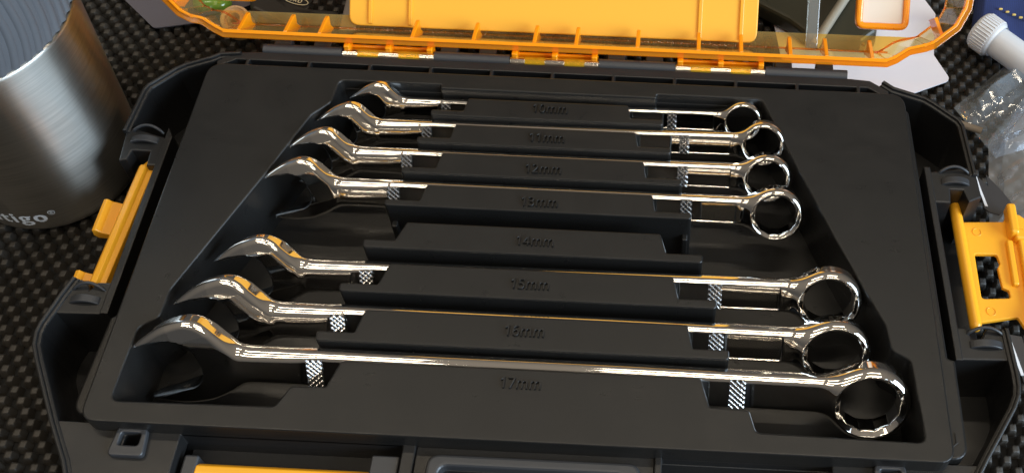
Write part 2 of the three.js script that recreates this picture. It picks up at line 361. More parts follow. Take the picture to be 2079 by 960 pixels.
  part('rim_ridge', ext(in2, 0.6, 1.7, [in3], 0.2), orangeEdge, lid);
  // gussets
  for (const x of [-120.6, -103.4, -90.7, -56.5, -33.9, -11.5, 3.9, 26.5, 49, 64.7, 82.8, 96, 112.7]) {
    const sh = roundPoly([[0, 3.6], [-0.5, 4.6], [DEP + 7.6, 10.6], [DEP + 6, 11.4], [DEP + 4, 8.2], [DEP + 0.5, 7.6], [DEP, 6.2]], 0.3);
    const g = new THREE.ExtrudeGeometry(toShape(sh), { depth: 1.0, bevelEnabled: true, bevelSize: 0.2, bevelThickness: 0.2, bevelOffset: -0.2, bevelSegments: 1 });
    // shape axes are (normal, s); turn them to (x = thickness, y = s, z = normal)
    g.applyMatrix4(new THREE.Matrix4().makeBasis(V(0, 0, 1), V(0, 1, 0), V(-1, 0, 0))); g.translate(x + 0.4, 0, 0);
    part('lid_gusset', place(mm(g)), orangeEdge, lid);
  }
  for (const [x0, s0, x1, s1] of [[137.9, 12.8, 134.8, 20], [-145.6, 12.6, -141, 19]]) {
    const L = Math.hypot(x1 - x0, s1 - s0);
    const g = new THREE.BoxGeometry(L, 1.2, 9); mm(g, true); g.rotateZ(Math.atan2(s1 - s0, x1 - x0)); g.translate((x0 + x1) / 2 * MM, (s0 + s1) / 2 * MM, -6 * MM);
    part('lid_gusset', place(g), orangeEdge, lid);
  }
  // frosted centre panel and its ridges
  part('centre_panel', [ext(roundPoly([[-84, 8.6], [71, 8.6], [71, 118], [-84, 118]], 4), DEP, DEP + 1.4, [], 0.5)], frosted, lid);
  part('panel_ridge', [-75.8, -60.6, 49.2, 64.8].map((x) => ext(rect(x - 0.8, x + 0.8, 9.4, 116, 0.3), DEP + 1.2, DEP + 2.2, [], 0.3)), PH({ color: new THREE.Color(0.95, 0.45, 0.02), roughness: 0.3, transmission: 0.2, thickness: 0 }), lid);
  part('lid_channel', ext(rect(89.4, 94, 7.6, 116, 0.4), DEP + 0.1, DEP + 2.2, [], 0.5), PH({ color: new THREE.Color(0.9, 0.9, 0.86), roughness: 0.08, transmission: 0.92, thickness: 0 }), lid);
  for (const [x0, x1] of [[107.5, 127.3], [-137.3, -118.6]]) {
    const o = roundPoly([[x0, 15.6], [x1, 15.6], [x1, 60], [x0, 60]], 3.6), i1 = offsetPoly(o, 2.4);
    const f = part('corner_boss', ext(o, DEP, DEP + 4.5, [i1], 0.8), orangeEdge, lid);
    part('boss_window', ext(offsetPoly(o, 2.2), DEP + 1.6, DEP + 3.4, [], 0.4), x0 > 0 ? frostedPale : amberDeep, f);
  }
  // hinge knuckles
  for (const [a, b] of [[-81.8, -48.8], [-19.8, 12], [41.2, 73.2]]) {
    const g = [];
    for (const x of [a + 1.2, (a + b) / 2, b - 1.2]) { g.push(rbox(x - 1.1, x + 1.1, 29, 36.4, -88.5, -83.4, 0.5)); }
    g.push(rbox(a, b, 28.2, 29.6, -86.5, -79.6, 0.4));
    g.push(rbox(a, b, 29, 33.6, -87.6, -86.4, 0.4));
    const w = b - a;
    const sleeve = (x0, x1, r) => { const c = new THREE.CylinderGeometry(r, r, x1 - x0, 22); c.rotateZ(Math.PI / 2); c.translate((x0 + x1) / 2, 32.6, -83); return mm(c, true); };
    const k = part('hinge_knuckle', g, orangeEdge, lid);
    part('hinge_pin', [sleeve(a - 0.4, b + 0.4, 1.75)], chromeKnurl, k);
    part('pin_sleeve', [sleeve(a + w * 0.16, a + w * 0.39, 2.3), sleeve(a + w * 0.62, a + w * 0.85, 2.3)], PH({ color: new THREE.Color(0.95, 0.6, 0.02), roughness: 0.12, transmission: 0.75, thickness: 0 }), k);
    part('pin_cover', [sleeve(a, a + w * 0.15, 2.1), sleeve(a + w * 0.40, a + w * 0.61, 2.1), sleeve(a + w * 0.86, b, 2.1)], PH({ color: new THREE.Color(0.62, 0.56, 0.5), roughness: 0.14, metalness: 1 }), k);
  }
}

// ---------------------------------------------------------------- wrench tray
const font = await new FontLoader().loadAsync('fonts/droid/droid_sans_regular.typeface.json');
const tray = thing('wrench_tray', 'black moulded wrench tray with size marks and an empty 14mm slot', 'tray');
const pocketFloor = 15.5, TOP = 40;
{
  const outer = roundPoly([[-126, -69.6, 6], [122.4, -69.6, 6], [126, 69.6, 5], [-126.4, 69.6, 5]], 5);
  const pocket = roundPoly([[-78, -63.9, 2.5], [-42, -63.9, 0.6], [-42, -62.2, 1.2], [34.5, -62.2, 1.2], [34.5, -63.9, 0.6], [71.6, -63.9, 2.5],
    [79.3, -44.5, 8], [95.3, -5, 8], [109, 25.4, 5], [110.2, 34, 3], [115.8, 37, 3], [118, 63.6, 2.6], [69, 63, 2], [67, 56, 1.5], [55.4, 55.6, 0.6], [52.6, 46.3, 1.2],
    [-54.9, 46.3, 1.2], [-57.8, 55.2, 0.6], [-68, 55.4, 2], [-71.2, 62.2, 2], [-119, 62.8, 2.6], [-118.4, 38.5, 3], [-113, 34.6, 3], [-112.6, 25, 5], [-95, -19.1, 8], [-84.5, -47.5, 5], [-79, -53.5, 3]], 2);
  const body = part('tray_plate', slab(outer, 32, TOP, 0.6, [pocket], 3), blackTray, tray);
  part('pocket_wall', slab(offsetPoly(pocket, -2), 14, TOP - 1.5, 0.1, [offsetPoly(pocket, 0.02)]), blackTray, tray);
  part('pocket_floor', slab(offsetPoly(pocket, -1.5), pocketFloor - 2, pocketFloor, 0.2), blackTray, tray);
  const lip = roundPoly([[-127.6, -66, 3], [124.4, -66, 3], [128.2, 33.6, 0.6], [130.4, 34.4, 0.6], [131, 66.8, 5], [-131.4, 66.2, 5], [-130, 33.6, 0.6], [-128.6, 32.6, 0.6]], 3);
  part('tray_lip', slab(lip, 30, 36.2, 0.8, [offsetPoly(outer, 6)], 3), blackTray, tray);
  // moulded arrow marks on the lip corners
  for (const sx of [-1, 1]) part('corner_mark', [[0, 0], [1, 1]].map(([i]) => { const g = rbox(-1.6, 1.6, 36.1, 36.5, -0.25, 0.25, 0.12); g.rotateY(i ? 0.7 * sx : 1.57); g.translate((sx * 127.6 + (i ? -0.6 : 0.2) * sx) * MM, 0, (i ? 62.4 : 60) * MM); return g; }), blackTray, tray);
  // step where the gusset meets the lip
  const mark = (text, x, z, parent) => {
    const g = new TextGeometry(text, { font, size: 3.6, depth: 0.85, curveSegments: 5, bevelEnabled: true, bevelSize: 0.06, bevelThickness: 0.06, bevelSegments: 1 });
    g.computeBoundingBox(); const b = g.boundingBox; g.translate(-(b.min.x + b.max.x) / 2, -(b.min.y + b.max.y) / 2, 0);
    g.scale(12 / (b.max.x - b.min.x), 1, 1);
    g.rotateX(-Math.PI / 2); g.translate(x, TOP - 0.12, z); mm(g, true);
    part('size_marking', g, blackTray, parent);
  };
  mark('17mm', -0.6, 51.2, body);
  // dividers: [size, back edge, step, front edge, back x, step x, outer x]
  const D = [
    [16, 28.5, 36.6, 40.0, -51.1, 48.1, -53, 50, -64.4, 61],
    [15, 11.4, 19.3, 22.4, -46.6, 43.1, -49.1, 45.1, -60.8, 57],
    [14, -4.7, 2.6, 5.8, -44, 38.5, -46.7, 40.6, -56.7, 52.3],
    [13, -20.1, -13.5, -10.9, -39.9, 35.1, -41.5, 36.4, -52.7, 48.3],
    [12, -33.8, -27.2, -24.5, -36.9, 31.5, -38.3, 32.6, -49.5, 44.8],
    [11, -46.4, -40.3, -37.6, -34.3, 28, -35.4, 29.3, -46.5, 40.6],
    [10, -58.4, -52.6, -49.9, -31.6, 24.9, -32.5, 25.9, -43.7, 37.4]];
  const tz = { 16: 33.7, 15: 17, 14: 0.7, 13: -14.7, 12: -28.4, 11: -41.8, 10: -54.8 };
  for (const [size, zb, zl, zf, xb0, xb1, xl0, xl1, xs0, xs1] of D) {
    const pts = roundPoly([[xb0, zb, 1], [xb1, zb, 1], [xl1, zl, 0.5], [xs1, zl, 1], [xs1, zf, 1.4], [xs0, zf, 1.4], [xs0, zl, 1], [xl0, zl, 0.5]], 0.5);
    const d = part('divider', slab(pts, pocketFloor - 0.5, TOP, 0.55, [], 3), blackTray, tray);
    mark(size + 'mm', -1.4 - (16 - size) * 0.15, tz[size], d);
  }
  // shallow cradle posts beside the empty slot
  for (const x of [-50.5, 46.4]) part('cradle_post', rbox(x - 1, x + 1, pocketFloor - 1, 31, -11.4, -8.6, 0.6), blackTray, tray);
}

// ---------------------------------------------------------------- wrenches (distance fields, meshed by surface nets)
function polySdf(poly) {
  const n = poly.length;
  return (x, y) => {
    let d = 1e9, s = 1;
    for (let i = 0, j = n - 1; i < n; j = i, i++) {
      const a = poly[i], b = poly[j], ex = b[0] - a[0], ey = b[1] - a[1], wx = x - a[0], wy = y - a[1];
      const t = Math.max(0, Math.min(1, (wx * ex + wy * ey) / (ex * ex + ey * ey)));
      const dx = wx - ex * t, dy = wy - ey * t; d = Math.min(d, dx * dx + dy * dy);
      const c1 = y >= a[1], c2 = y < b[1], c3 = ex * wy > ey * wx;
      if ((c1 && c2 && c3) || (!c1 && !c2 && !c3)) s = -s;
    }
    return s * Math.sqrt(d);
  };
}
const smin = (a, b, k) => { const h = Math.max(k - Math.abs(a - b), 0) / k; return Math.min(a, b) - h * h * k / 4; };
const smax = (a, b, k) => -smin(-a, -b, k);
function wrenchField(S, headX, headY, ringX, ringY, OD, bL, bR) {
  const k = S / 17, kk = Math.pow(k, 0.8), kw = Math.pow(k, 0.9), ang = 19 * Math.PI / 180, ca = Math.cos(ang), sa = Math.sin(ang);
  const T = 2.95 * kk, H = 3.9 * kk, RH = 5.4 * kk;
  const spl = new THREE.CatmullRomCurve3([[16.4, 8.5], [12.6, 10.3], [7.9, 12.0], [3.5, 13.2], [-0.5, 13.7], [-5, 13.5], [-8.5, 11.8], [-11.2, 8.4], [-12.7, 3], [-12.8, -3], [-11.6, -8.8], [-8, -12.8], [-3, -14.8], [3, -15], [9, -14], [14, -12.2], [18.4, -9.4], [17, -8.4], [8, -8], [0, -6], [0, 6], [8, 8]].map(([u, v]) => V(u * k, v * k, 0)), true, 'centripetal').getSpacedPoints(170).slice(0, 170).map((p) => [p.x, p.y]);
  // the outline is filled; the mouth is cut afterwards
  const solid = polySdf(spl), tilt = 4 * Math.PI / 180, ct = Math.cos(tilt), st = Math.sin(tilt);
  const hexA = S / 2 + 0.15, Ro = OD / 2, c30 = Math.cos(Math.PI / 6);
  const neckX = headX + 15 * k, ringNeck = ringX - Ro - 5.5 * k;
  const ss = (a, b, x) => { const t = Math.max(0, Math.min(1, (x - a) / (b - a))); return t * t * (3 - 2 * t); };
  return (x, y, z) => {
    const az = Math.abs(z);
    const t = (x - headX) / (ringX - headX);
    const w = (6.15 + 0.3 * Math.pow(Math.abs(2 * t - 1), 2.2)) * kw, yc = ringY * 0.3 * ss(0.6, 1, t);
    const yy = y - yc, bul = Math.max(0, Math.min(1, (neckX + 24 * k - x) / (24 * k)));
    const TT = T * (1 + 0.22 * Math.sqrt(bul));
    let d2 = Math.max(Math.abs(yy) - w, headX - x, x - ringX), h = TT, r = TT * (0.8 + 0.19 * ss(0, 0.3, bul));
    let u = 0, v = 0, open = x < headX + 40 * k;
    if (open) {
      const X = x - headX, Y = y - headY; u = -ca * X - sa * Y; v = -sa * X + ca * Y;
      const hd = solid(u, v), m = ss(0.2 * k, 3.4 * k, hd);
      d2 = smin(d2, hd, 7 * k);
      const hh = H * (1 - 0.022 * Math.max(0, u / k - 1)) - (S < 17 ? 0.22 : 0.09) * Math.max(0, Math.abs(v) - 7.4 * k);
      h = hh * (1 - m) + TT * m; r = 2.0 * kk * (1 - m) + r * m;
    }
    const a0 = d2 + r, b0 = az - h + r;
    let d = Math.hypot(Math.max(a0, 0), Math.max(b0, 0)) + Math.min(Math.max(a0, b0), 0) - r;
    // flat panel sunk in both faces between the grip bands and the ring
    const px0 = bL + 1, px1 = ringNeck;
    if (S < 17 && x > px0 - 3 && x < px1 + 3) {
      const e = Math.max(px0 - x, x - px1, Math.abs(yy) - w * 0.72, TT - 0.55 * kk - az);
      d = smax(d, -e, 0.25);
    }
    if (open) {   // mouth
      const mr = 7 * k, mo = -3.4 * k, mx = Math.max(mo - u + mr, 0), my = Math.max(Math.abs(v) - S / 2 + mr, 0);
      const mouth = u > mo + mr ? Math.abs(v) - S / 2 : Math.hypot(mx, my) + Math.min(Math.max(mo - u + mr, Math.abs(v) - S / 2 + mr), 0) - mr;
      d = smax(d, -mouth, 0.7 * k);
    }
    // ring end
    if (x > ringX - Ro - 22 * k) {
      const X = x - ringX, Y0 = y - ringY, Y = ct * Y0 - st * z, Z = st * Y0 + ct * z;
      const rho = Math.hypot(X, Y), re = 3.7 * kk, a = rho - Ro + re, b = Math.abs(Z) - RH + re;
      const rd = Math.hypot(Math.max(a, 0), Math.max(b, 0)) + Math.min(Math.max(a, b), 0) - re;
      d = smin(d, rd, 5 * k);
      let th = Math.atan2(Y, X); th = ((th % (Math.PI / 6)) + Math.PI / 6) % (Math.PI / 6) - Math.PI / 12;  // 12-point hole
      const hole = rho * Math.cos(Math.PI / 12 * 1 - Math.abs(th) + 0) * 1 - hexA * 1.02;
      d = smax(d, -hole, 0.25);
      d = smax(d, ((hexA / c30 + 1.0 * kk) - (RH - Math.abs(Z)) * 0.9 - rho) * 0.74, 0.3);
    }
    return d;
  };
}
function surfaceNet(f, lo, hi, cell) {
  const nx = Math.ceil((hi[0] - lo[0]) / cell) + 1, ny = Math.ceil((hi[1] - lo[1]) / cell) + 1, nz = Math.ceil((hi[2] - lo[2]) / cell) + 1;
  const F = new Float32Array(nx * ny * nz), id = (i, j, k) => (k * ny + j) * nx + i;
  for (let k = 0; k < nz; k++) for (let j = 0; j < ny; j++) for (let i = 0; i < nx; i++) F[id(i, j, k)] = f(lo[0] + i * cell, lo[1] + j * cell, lo[2] + k * cell);
  const vid = new Int32Array(nx * ny * nz).fill(-1), P = [], I = [];
  for (let k = 0; k < nz - 1; k++) for (let j = 0; j < ny - 1; j++) for (let i = 0; i < nx - 1; i++) {
    let n = 0, sx = 0, sy = 0, sz = 0, m = 0;
    const c = []; for (let b = 0; b < 8; b++) { const v = F[id(i + (b & 1), j + (b >> 1 & 1), k + (b >> 2))]; c.push(v); if (v < 0) m++; }
    if (m === 0 || m === 8) continue;
    for (let a = 0; a < 8; a++) for (let s = 1; s < 8; s <<= 1) if (!(a & s)) { const b = a | s; if ((c[a] < 0) !== (c[b] < 0)) { const t = c[a] / (c[a] - c[b]); sx += (a & 1) + ((s === 1) ? t : 0); sy += (a >> 1 & 1) + ((s === 2) ? t : 0); sz += (a >> 2) + ((s === 4) ? t : 0); n++; } }
    vid[id(i, j, k)] = P.length / 3; P.push(lo[0] + (i + sx / n) * cell, lo[1] + (j + sy / n) * cell, lo[2] + (k + sz / n) * cell);
  }
  const quad = (a, b, c, d, flip) => { if (a < 0 || b < 0 || c < 0 || d < 0) return; flip ? I.push(a, c, b, a, d, c) : I.push(a, b, c, a, c, d); };
  for (let k = 1; k < nz - 1; k++) for (let j = 1; j < ny - 1; j++) for (let i = 1; i < nx - 1; i++) {
    const v = F[id(i, j, k)] < 0;
    if (v !== (F[id(i + 1, j, k)] < 0)) quad(vid[id(i, j - 1, k - 1)], vid[id(i, j, k - 1)], vid[id(i, j, k)], vid[id(i, j - 1, k)], !v);
    if (v !== (F[id(i, j + 1, k)] < 0)) quad(vid[id(i - 1, j, k - 1)], vid[id(i - 1, j, k)], vid[id(i, j, k)], vid[id(i, j, k - 1)], !v);
    if (v !== (F[id(i, j, k + 1)] < 0)) quad(vid[id(i - 1, j - 1, k)], vid[id(i, j - 1, k)], vid[id(i, j, k)], vid[id(i - 1, j, k)], !v);
  }
  const N = new Float32Array(P.length), e = 0.1;
  for (let i = 0; i < P.length; i += 3) {
    let gx, gy, gz;
    for (let it = 0; it < 3; it++) {
      const x = P[i], y = P[i + 1], z = P[i + 2], d = f(x, y, z);
      gx = (f(x + e, y, z) - f(x - e, y, z)) / (2 * e); gy = (f(x, y + e, z) - f(x, y - e, z)) / (2 * e); gz = (f(x, y, z + e) - f(x, y, z - e)) / (2 * e);
      const l2 = gx * gx + gy * gy + gz * gz || 1, st = Math.max(-cell * 0.5, Math.min(cell * 0.5, d)) / l2;
      if (it < 2) { P[i] -= gx * st; P[i + 1] -= gy * st; P[i + 2] -= gz * st; }
    }
    const l = Math.hypot(gx, gy, gz) || 1; N[i] = gx / l; N[i + 1] = gy / l; N[i + 2] = gz / l;
  }
  return { P, N, I };
}
function knurl(cx, cy, z0, w, h, pitch) {   // crossed diagonal ridges on a raised plate
  const P = [], hw = 0.3, ht = 0.42;
  const tri = (a, b, c) => P.push(...a, ...b, ...c);
  for (const s of [1, -1]) for (let c = -(w + h); c <= w + h; c += pitch * Math.SQRT2) {
    // line y = s x + c clipped to the plate
    const xs = [-w / 2, w / 2, (-h / 2 - c) / s, (h / 2 - c) / s].filter((x) => Math.abs(x) <= w / 2 + 1e-6 && Math.abs(s * x + c) <= h / 2 + 1e-6).sort((a, b) => a - b);
    if (xs.length < 2 || xs[xs.length - 1] - xs[0] < 0.2) continue;
    const xa = xs[0], xb = xs[xs.length - 1], q = Math.SQRT1_2 * hw;
    const A = [cx + xa, cy + s * xa + c], B = [cx + xb, cy + s * xb + c], n = [-s * q, q];
    const a1 = [A[0] + n[0], A[1] + n[1], z0], a2 = [A[0] - n[0], A[1] - n[1], z0], at = [A[0], A[1], z0 + ht];
    const b1 = [B[0] + n[0], B[1] + n[1], z0], b2 = [B[0] - n[0], B[1] - n[1], z0], bt = [B[0], B[1], z0 + ht];
    tri(a2, b2, bt); tri(a2, bt, at); tri(b1, a1, at); tri(b1, at, bt);
  }
  const g = new THREE.BufferGeometry(); g.setAttribute('position', new THREE.Float32BufferAttribute(P, 3)); g.computeVertexNormals(); mm(g);
  const b = new THREE.BoxGeometry(w, h, 2.2); b.translate(cx, cy, z0 - 1.08);
  return [mm(b), g];
}
const darkSteel = PH({ color: new THREE.Color(0.2, 0.19, 0.18), metalness: 1, roughness: 0.35 });
// size, z of its slot, height, head centre x, ring x, ring y, ring diameter, left band x, right band x, name words
const WR = [
  [17, 45.7, 33.4, -101.88, 1.4, 103.97, -2.2, 25.0, -63.52, 63.71, 0, 'largest chrome combination wrench, in front slot behind the 17mm mark'],
  [16, 30.0, 33.7, -94.74, 1.3, 94.06, -1.7, 22.8, -59.66, 57.09, 0, 'second largest chrome combination wrench, in slot behind the 16mm mark'],
  [15, 12.9, 33.8, -88.38, 1.2, 92.57, -0.9, 21.4, -54.3, 56.5, 0.013, 'chrome combination wrench in slot behind the 15mm mark, next to the empty slot'],
  [13, -19.7, 34.2, -82.46, 1.0, 76.48, -0.4, 18.8, -51.44, 46.37, 0, 'chrome combination wrench in slot behind the 13mm mark, in front of the 12mm one'],
  [12, -33.5, 34.4, -78.12, 1.0, 73.51, 0.4, 17.2, -49.39, 44.78, 0, 'chrome combination wrench in slot behind the 12mm mark'],
  [11, -46.6, 34.8, -71.95, 0.9, 72.17, 1.2, 15.8, -44.66, 44.98, 0.008, 'second smallest chrome combination wrench, in slot behind the 11mm mark'],
  [10, -58.9, 32.8, -64.32, 0.8, 65.43, 0.8, 14.4, -39.98, 40.3, 0, 'smallest chrome combination wrench, in rear slot behind the 10mm mark'],
];
for (const [S, z, y, hx, hy, rx, ry, OD, bL, bR, turn, label] of WR) {
  const k = S / 17, kk = Math.pow(k, 0.8), cx = (hx + rx) / 2;
  const w = thing('combination_wrench', label, 'wrench');
  w.position.set(cx * MM, y * MM, z * MM); w.rotation.set(-27 * Math.PI / 180, 0, turn, 'ZYX');
  const f = wrenchField(S, hx - cx, hy, rx - cx, ry, OD, bL - cx, bR - cx);
  const lo = [hx - cx - 21 * k, -19 * k, -6.4 * kk - 1], hi = [rx - cx + OD / 2 + 1.5, 18.5 * k, 6.4 * kk + 1];
  lo[1] = Math.min(lo[1], ry - OD / 2 - 2); 
  const { P, N, I } = surfaceNet(f, lo, hi, 0.52 * Math.pow(k, 0.7));
  const xa = hx - cx + 15 * k, xb = rx - cx - OD / 2 - 5 * k;
  const sets = { open_end: [], shaft: [], box_end: [] };
  for (let i = 0; i < I.length; i += 3) { const x = (P[I[i] * 3] + P[I[i + 1] * 3] + P[I[i + 2] * 3]) / 3; (x < xa ? sets.open_end : x > xb ? sets.box_end : sets.shaft).push(I[i], I[i + 1], I[i + 2]); }
  for (const [name, idx] of Object.entries(sets)) {
    const map = new Map(), p = [], n = [], ii = [];
    for (const a of idx) { if (!map.has(a)) { map.set(a, p.length / 3); p.push(P[a * 3] * MM, P[a * 3 + 1] * MM, P[a * 3 + 2] * MM); n.push(N[a * 3], N[a * 3 + 1], N[a * 3 + 2]); } ii.push(map.get(a)); }
    const g = new THREE.BufferGeometry(); g.setAttribute('position', new THREE.Float32BufferAttribute(p, 3)); g.setAttribute('normal', new THREE.Float32BufferAttribute(n, 3));
    g.setAttribute('uv', new THREE.Float32BufferAttribute(new Float32Array(p.length / 3 * 2), 2)); g.setIndex(ii);
    const m = shadowy(new THREE.Mesh(g, chrome)); m.name = name; w.add(m);
  }
  const bw = 4.6 * kk, bh = 10.2 * Math.pow(k, 0.9);
  for (const bx of [bL, bR]) {
    const yc = bx > 0 ? ry * 0.15 : -0.3;
    const [plate, ridges] = knurl(bx - cx, yc, (bx < 0 ? 3.36 : 3.02) * kk, bw, bh, 1.25);
    const kb = part('knurled_band', plate, darkSteel, w); part('knurl_ridges', ridges, chromeKnurl, kb);
  }
}

// ---------------------------------------------------------------- steel travel mug
{
  const mug = thing('travel_mug', 'brushed steel travel mug with ribbed grey grip, left of the tool case', 'mug');
  mug.position.set(-0.19, 0, -0.05);
  const streak = dataTex(512, (u, v, x, y) => { const s = noise.noise(y * 0.9, x * 0.012, 3) * 40 + noise.noise(y * 0.23, x * 0.03, 8) * 18; const g = 150 + s + (rnd() - 0.5) * 14; return [g, g, g]; });
  const streakMap = dataTex(512, (u, v, x, y) => { const g = Math.min(255, 215 + noise.noise(y * 0.7, x * 0.02, 5) * 45 + noise.noise(x * 0.02, y * 0.02, 8) * 30); return [g, g, g * 0.98]; });
  const steel = PH({ color: new THREE.Color(0.58, 0.55, 0.51), map: streakMap, metalness: 1, roughness: 0.33, anisotropy: 0.95, anisotropyRotation: Math.PI / 2, bumpMap: streak, bumpScale: 0.00004 });
  const prof = [[0, 0.4], [27.6, 0.4], [29.6, 0.9], [30.6, 2.4], [31.2, 5], [32.4, 22], [33.6, 42], [35.0, 64], [35.9, 77.6], [36, 78.6], [35.4, 79.0], [34.6, 78.8]];
  const g = new THREE.LatheGeometry(prof.map((p) => new THREE.Vector2(p[0], p[1])), 120); mm(g, true);
  part('steel_body', g, steel, mug);
  const grip = [[34.4, 78], [35.3, 79.4]];
  const lathe = new THREE.LatheGeometry([[34.2, 77.8], [35.2, 79.2], [35.6, 100], [35.8, 128], [34, 131], [0, 131]].map((p) => new THREE.Vector2(p[0], p[1])), 96); mm(lathe, true);
  const silicone = PH({ color: new THREE.Color(0.085, 0.088, 0.096), roughness: 0.6 });
  const gp = part('grip_sleeve', lathe, silicone, mug);
  // slightly slanted moulded ribs
  const ribs = [];
  for (let i = 0; i < 50; i++) {
    const a0 = i / 50 * Math.PI * 2, pts = [];
    for (let j = 0; j <= 12; j++) { const t = j / 12, a = a0 + 0.30 * t + 0.05 * Math.sin(t * 6 + i * 0.08), r = 34.05 + 0.5 * t; pts.push([Math.sin(a) * r, 79.2 + t * 49, Math.cos(a) * r]); }
    ribs.push(tube(pts, 1.9, 14, 10));
  }
  part('grip_ribs', ribs, silicone, gp);
  // lettering wrapped on the steel near the base
  const cv = document.createElement('canvas'); cv.width = 1024; cv.height = 256; const c = cv.getContext('2d');
  c.fillStyle = '#000'; c.fillRect(0, 0, 1024, 256); c.fillStyle = '#fff'; c.font = 'bold 200px sans-serif'; c.textBaseline = 'alphabetic';
  const tw = c.measureText('contigo').width; c.save(); c.translate(30, 185); c.scale(860 / tw, 0.92); c.fillText('contigo', 0, 0); c.restore();
  c.lineWidth = 7; c.strokeStyle = '#fff'; c.beginPath(); c.arc(940, 78, 28, 0, 7); c.stroke(); c.font = 'bold 38px sans-serif'; c.fillText('R', 927, 92);
  const tx = new THREE.CanvasTexture(cv); tx.magFilter = THREE.LinearFilter;
  const aEnd = 0.48, arc = 1.20, P = [], UV = [], I = [];
  for (let j = 0; j <= 6; j++) for (let i = 0; i <= 40; i++) { const a = aEnd - arc + arc * i / 40, h = 4.6 + 10.4 * j / 6, r = 31.05 + (h - 5) * 0.0706 + 0.16; P.push(Math.sin(a) * r, h, Math.cos(a) * r); UV.push(i / 40, j / 6); }
  for (let j = 0; j < 6; j++) for (let i = 0; i < 40; i++) { const a = j * 41 + i; I.push(a, a + 1, a + 41, a + 1, a + 42, a + 41); }
  const lg = new THREE.BufferGeometry(); lg.setAttribute('position', new THREE.Float32BufferAttribute(P, 3)); lg.setAttribute('uv', new THREE.Float32BufferAttribute(UV, 2)); lg.setIndex(I); lg.computeVertexNormals(); mm(lg, true);
  part('logo_print', lg, PH({ color: new THREE.Color(0.72, 0.72, 0.72), roughness: 0.6, alphaMap: tx, alphaTest: 0.5 }), mug);
}

// ---------------------------------------------------------------- things round the case
function sheet(name, label, category, pts, y0, y1, mat) {
  const m = part(name, slab(pts, y0, y1, 0), mat, scene); m.name = numbered(name); m.userData.label = label; m.userData.category = category; return m;
}
sheet('paper_card', 'white rounded card lying under the right end of the lid', 'card', roundPoly([[104, -98.2], [121.5, -97.0], [152.6, -112.6, 3], [147, -126, 2], [150, -150, 2], [120, -215, 2], [72, -205, 2], [84, -120, 2]], 1), 1.2, 1.7, PH({ color: new THREE.Color(0.70, 0.66, 0.68), roughness: 0.8 }));
sheet('grey_card', 'dark grey card sticking out under the left end of the lid', 'card', roundPoly([[-196, -140, 2], [-175.5, -121.4, 3], [-156, -126.2, 2], [-120, -150, 2], [-150, -200, 2], [-215, -190, 2]], 1), 1.2, 1.7, PH({ color: new THREE.Color(0.105, 0.10, 0.125), roughness: 0.7 }));
{ // dark tool with a steel rod under the right half of the lid
  const t = thing('hand_tool', 'dark olive tool with a tapered tip under the right half of the lid', 'tool');
  const dk = PH({ color: new THREE.Color(0.030, 0.027, 0.014), roughness: 0.4 });
  part('grip', slab(roundPoly([[66, -154], [108, -162], [121.5, -138], [122.4, -131], [116, -124.6], [95, -125.6], [86, -134.5], [70, -145]], 2), 2, 10, 2, [], 3), dk, t);
  part('tip', slab(roundPoly([[113, -126.6], [118.6, -137], [123.4, -135.4], [122, -127.6], [117.4, -123.6]], 1), 3, 8, 1), PH({ color: new THREE.Color(0.3, 0.29, 0.26), roughness: 0.3, metalness: 1 }), t);
  const rod = tube([[95.6, 13, -117], [103, 13, -132], [112, 13, -150], [124, 13, -176]], 2, 20, 10);
  const r = part('steel_rod', rod, PH({ color: new THREE.Color(0.42, 0.38, 0.30), roughness: 0.35, metalness: 0.4 }), scene);
  r.name = numbered('steel_rod'); r.userData = { label: 'slender grey rod lying slanted on the dark tool under the lid', category: 'rod' };
}
{ // tool with a dark handle under the left half
  const t = thing('kitchen_tool', 'dark handled tool with an oval logo under the left half of the lid', 'tool');
  const dk = PH({ color: new THREE.Color(0.022, 0.020, 0.016), roughness: 0.4 });
  part('handle', slab(roundPoly([[-140, -142], [-128, -142], [-117.5, -128.4], [-98, -127.4], [-97, -119], [-118, -118], [-134, -126]], 2), 2, 11, 2, [], 3), dk, t);
  part('blade', slab(roundPoly([[-97.6, -139], [-90.4, -139], [-90, -119], [-97, -119]], 1), 3, 8, 0.8), PH({ color: new THREE.Color(0.34, 0.30, 0.27), roughness: 0.35, metalness: 0.6 }), t);
  const cv = document.createElement('canvas'); cv.width = 512; cv.height = 192; const c = cv.getContext('2d');
  c.fillStyle = '#060604'; c.fillRect(0, 0, 512, 192); c.strokeStyle = '#d8d2b0'; c.fillStyle = '#d8d2b0'; c.lineWidth = 14; c.beginPath(); c.ellipse(256, 96, 225, 78, 0, 0, 7); c.stroke();
  c.font = 'bold 112px sans-serif'; c.textAlign = 'center'; c.textBaseline = 'middle'; c.fillText('OXO', 256, 100);
  const tx = new THREE.CanvasTexture(cv); tx.colorSpace = THREE.SRGBColorSpace;
  const g = new THREE.PlaneGeometry(13, 4.9); g.rotateX(-Math.PI / 2); g.rotateY(Math.PI - 0.32); g.translate(-116.5, 11.2, -131.6); mm(g, true);
  part('oval_logo', g, PH({ map: tx, roughness: 0.5 }), t);
}
